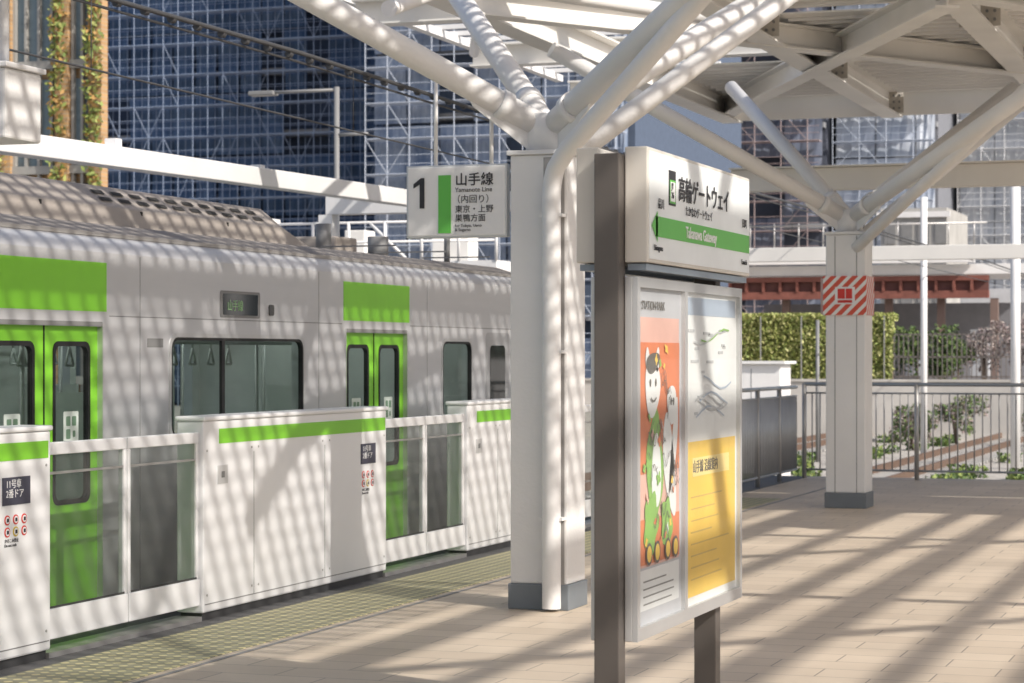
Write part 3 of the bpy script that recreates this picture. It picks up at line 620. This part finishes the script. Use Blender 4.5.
tubes('safety_rail', [((-22, 89.6, 6.9), (-11.5, 89.6, 6.9), .04)]+[((x_*1.0-22, 89.6, 6.0), (x_*1.0-22, 89.6, 7.0), .03) for x_ in range(11)], stain, rs, 6)
tubes('catenary_pole', [((-9.4, 60.3, -1.1), (-9.4, 60.3, 5.9), .09)], steelw, None, 12)
tubes('catenary_pole', [((-6.5, 56, -1.1), (-6.5, 56, 5.8), .12)], white, None, 12)
tubes('catenary_pole', [((-11.8, 58, -1.1), (-11.8, 58, 2.6), .05)], midg, None, 12)
lp = empty('track_lamp_pole'); tubes('pole', [((-16.1, 36.7, -1.1), (-16.1, 36.7, 6.45), .05)], midg, lp, 10); tubes('arm', [((-17.6, 36.7, 6.40), (-16.1, 36.7, 6.40), .03), ((-16.1, 36.7, 5.6), (-15.5, 36.7, 5.6), .03)], midg, lp, 8); box('lamp_head', (-17.8, 36.6, 6.35), (-17.3, 36.85, 6.43), midg, lp, .02)
md = empty('maintenance_walkway')
box('deck', (-19.5, 37, 3.15), (-13.2, 38.5, 3.35), steelw, md); boxes('legs', [((x_, 37.2, -1.1), (x_+.2, 37.4, 3.15)) for x_ in (-19.3, -16.4, -13.5)], steelw, md)
tubes('guard_rail', [((-19.5, 37, z_), (-13.2, 37, z_), .025) for z_ in (3.7, 4.05)]+[((-19.5+i*.7, 37, 3.35), (-19.5+i*.7, 37, 4.07), .03) for i in range(10)]+[((-18.6, 37, 4.05), (-17.6, 37, 3.4), .03), ((-15.6, 37, 4.05), (-14.9, 37, 3.4), .03)], white, md, 6)
boxes('cabinets', [((-18.4, 37.5, 3.35), (-17.8, 38, 4.2)), ((-16.3, 37.5, 3.35), (-15.9, 38, 3.95)), ((-14.6, 37.5, 3.35), (-13.9, 38, 4.1))], beamcr, md, .02)

# ------------------------------------------------------------------ buildings under construction: mesh sheets + scaffold, far colours lightened for haze
def netmat(name, c1, c2):
    m = bpy.data.materials.new(name); m.use_nodes = True; nt = m.node_tree; b = nt.nodes['Principled BSDF']; b.inputs['Roughness'].default_value = .9
    b.inputs['Specular IOR Level'].default_value = .1
    tc = nt.nodes.new('ShaderNodeTexCoord')
    n = nt.nodes.new('ShaderNodeTexNoise'); n.inputs['Scale'].default_value = .35; n.inputs['Detail'].default_value = 10; n.inputs['Roughness'].default_value = .7; nt.links.new(tc.outputs['Object'], n.inputs['Vector'])
    mp = nt.nodes.new('ShaderNodeMapping'); mp.inputs['Scale'].default_value = (2.5, 1, .18); nt.links.new(tc.outputs['Object'], mp.inputs[0])
    n2 = nt.nodes.new('ShaderNodeTexNoise'); n2.inputs['Scale'].default_value = 1.0; n2.inputs['Detail'].default_value = 4; nt.links.new(mp.outputs[0], n2.inputs['Vector'])
    ad = nt.nodes.new('ShaderNodeMath'); ad.operation = 'MULTIPLY_ADD'; ad.inputs[1].default_value = .45; nt.links.new(n2.outputs['Fac'], ad.inputs[0]); nt.links.new(n.outputs['Fac'], ad.inputs[2])
    r = nt.nodes.new('ShaderNodeValToRGB'); r.color_ramp.elements[0].position = .55; r.color_ramp.elements[1].position = .95
    r.color_ramp.elements[0].color = (*c1, 1); r.color_ramp.elements[1].color = (*c2, 1)
    nt.links.new(ad.outputs[0], r.inputs[0]); nt.links.new(r.outputs[0], b.inputs['Base Color']); return m
def scaffold_building(name, x0, x1, y0, depth, h, net, pole, dx=1.2, dz=1.7, layers=2, r=.03, cover=.75, core=None):
    g = empty(name); core = core or darkg
    box('core', (x0, y0+2.4, -1.1), (x1, y0+depth, h), core, g)
    boxes('floor_slabs', [((x0, y0+1.6, z), (x1, y0+2.39, z+.35)) for z in [3.4*i for i in range(int(h/3.4))]], mat('slab_grey', (.26, .27, .29), .8), g)
    V = []; F = []
    z = -1.0
    while z < h:
        x = x0
        while x < x1-.1:
            wd = min(dx*1.5, x1-x)
            if random.random() < cover:
                k = len(V); n_ = 5; dep = y0+1.15
                for i in range(n_+1):
                    for zz in (z+.05, z+dz*1.0, z+dz*2-.08): V.append((x+.03+(wd-.06)*i/n_, dep+.07*math.sin(i*2.1+x*5+zz)+random.uniform(-.03, .03), zz))
                for i in range(n_):
                    for j in range(2): a = k+i*3+j; F.append((a, a+3, a+4, a+1))
            x += wd
        z += dz*2
    mesh('net_sheets', V, F, net, g)
    T = []
    for k in range(layers):
        yy = y0+k*.9; x = x0
        while x <= x1+.01: T.append(((x, yy, -1.1), (x, yy, h), r)); x += dx
        z = 0
        while z < h: T.append(((x0, yy, z), (x1, yy, z), r)); T.append(((x0, yy, z+.5), (x1, yy, z+.5), r*.6)); T.append(((x0, yy, z+.95), (x1, yy, z+.95), r*.6)); z += dz
    tubes('scaffold_poles', T, pole, g, 4, False)
    T = []; z = 0; i = 0
    while z < h:
        x = x0
        while x+dx < x1:
            if random.random() < .4: T.append(((x, y0, z), (x+dx, y0, z+dz), r*.6) if random.random() < .5 else ((x+dx, y0, z), (x, y0, z+dz), r*.6))
            x += dx
        z += dz
    tubes('scaffold_braces', T, pole, g, 4, False)
    z = 0; D = []
    while z < h: D.append(((x0, y0+.02, z-.06), (x1, y0+.88, z))); z += dz
    boxes('scaffold_decks', D, pole, g)
    return g
bl = netmat('blue_net', (.055, .10, .19), (.14, .21, .33)); blp = mat('scaffold_blue', (.24, .30, .42), .6)
scaffold_building('scaffolded_tower', -64, -45, 110, 25, 45, bl, blp, .9, 1.7, 2, .026, .9, mat('core_blue', (.05, .075, .13), .9))
bl2 = netmat('pale_net', (.12, .17, .27), (.42, .48, .58)); blp2 = mat('scaffold_pale', (.42, .47, .56), .6)
scaffold_building('scaffolded_building', -44.5, -31, 105, 25, 38, bl2, blp2, 1.2, 1.8, 1, .03, .9, mat('core_blue2', (.09, .12, .18), .9))
bl3 = netmat('grey_net', (.36, .41, .50), (.66, .69, .74)); cg = mat('core_grey', (.2, .21, .24), .9)
scaffold_building('scaffolded_building', -29.5, -22.8, 150, 25, 40, bl3, blp2, 1.8, 2.0, 1, .03, .95, cg)
scaffold_building('scaffolded_building', -38, -30, 148, 25, 40, netmat('dark_net', (.10, .13, .20), (.30, .32, .38)), mat('dkpole', (.34, .27, .27), .7), 1.8, 2.0, 1, .035, .7, mat('core_d', (.08, .09, .12), .9))
scaffold_building('scaffolded_building', -22.3, -8, 158, 25, 40, netmat('haze_net', (.42, .45, .50), (.72, .73, .75)), mat('sp3', (.58, .59, .61), .6), 1.6, 2.0, 2, .03, .9, cg)  # net colour made paler to imitate distance haze
sb = empty('site_building'); box('walls', (-21, 120, -1.1), (-17.5, 128, 9.5), concrete, sb); boxes('floors', [((-21.2, 119.8, z_), (-17.3, 120, z_+.3)) for z_ in (3, 5, 7, 9)], steelw, sb); boxes('windows', [((-20.8+i*.9, 119.9, z_), (-20.2+i*.9, 119.99, z_+1.2)) for i in range(4) for z_ in (3.6, 5.6, 7.6)], midg, sb)
lb = empty('low_building'); box('walls', (-14, 100, -1.1), (-3, 108, 4.6), mat('lowb', (.60, .60, .61), .7), lb); boxes('openings', [((-13.5+i*1.5, 99.95, 1.8), (-12.6+i*1.5, 99.99, 3.6)) for i in range(7)], midg, lb)
bf = empty('green_facade_building')
bm_ = bpy.data.materials.new('ochre_brick'); bm_.use_nodes = True; nt = bm_.node_tree; b = nt.nodes['Principled BSDF']; b.inputs['Roughness'].default_value = .85
tc = nt.nodes.new('ShaderNodeTexCoord'); mp = nt.nodes.new('ShaderNodeMapping'); mp.inputs['Rotation'].default_value = (R(90), 0, 0); nt.links.new(tc.outputs['Object'], mp.inputs[0])
br = nt.nodes.new('ShaderNodeTexBrick'); br.inputs['Scale'].default_value = 1; br.inputs['Brick Width'].default_value = .3; br.inputs['Row Height'].default_value = .12; br.inputs['Mortar Size'].default_value = .01
br.inputs['Color1'].default_value = (.50, .31, .15, 1); br.inputs['Color2'].default_value = (.36, .22, .11, 1); br.inputs['Mortar'].default_value = (.38, .32, .24, 1); nt.links.new(mp.outputs[0], br.inputs['Vector']); nt.links.new(br.outputs[0], b.inputs['Base Color'])
pl = [(-52, 60.3), (-34.0, 60.3), (-43.5, 75), (-61.5, 75)]
mesh('wall', [(*p, -1.1) for p in pl]+[(*p, 26) for p in pl], [(0, 1, 5, 4), (1, 2, 6, 5), (2, 3, 7, 6), (3, 0, 4, 7), (4, 5, 6, 7), (3, 2, 1, 0)], bm_, bf)
boxes('piers', [((x_, 59.9, -1.1), (x_+.45, 60.29, 26)) for x_ in (-38.9, -37.6, -35.6, -34.45)], bm_, bf)
boxes('window_glass', [((xw, 60.2, z_), (xw2, 60.29, z_+2.7)) for xw, xw2 in ((-37.1, -35.65), (-35.1, -34.5)) for z_ in (1, 4.2, 7.4, 10.6, 13.8)], mat('fglass', (.16, .21, .24), .1, spec=.6), bf)
boxes('window_mullions', [((x_, 60.05, -1), (x_+.09, 60.2, 17)) for x_ in (-37.15, -36.75, -36.3, -35.85, -35.12, -34.8)]+[((-37.15, 60.0, z_), (-34.5, 60.2, z_+.25)) for z_ in (.8, 4.0, 7.2, 10.4, 13.6)], mat('mull', (.34, .33, .31), .6), bf)
leaves('climbing_plants', [((-38.9, 59.6, 2), (-37.2, 59.85, 20)), ((-35.7, 59.6, 2), (-35.15, 59.85, 20)), ((-34.5, 59.6, 2), (-33.9, 59.85, 20))], 4800, .10, [lf[0], lf[1], dk[1], mat('leaf_rust', (.42, .25, .08), .7)], bf)
eb = empty('reflection_block'); box('walls', (34, -40, -1.1), (44, 120, 9), concrete, eb); boxes('windows', [((33.95, -38+i*4, z_), (33.99, -35.5+i*4, z_+1.6)) for i in range(38) for z_ in (2, 5.5)], twin, eb)  # unseen block added to give the train glass a dark reflection
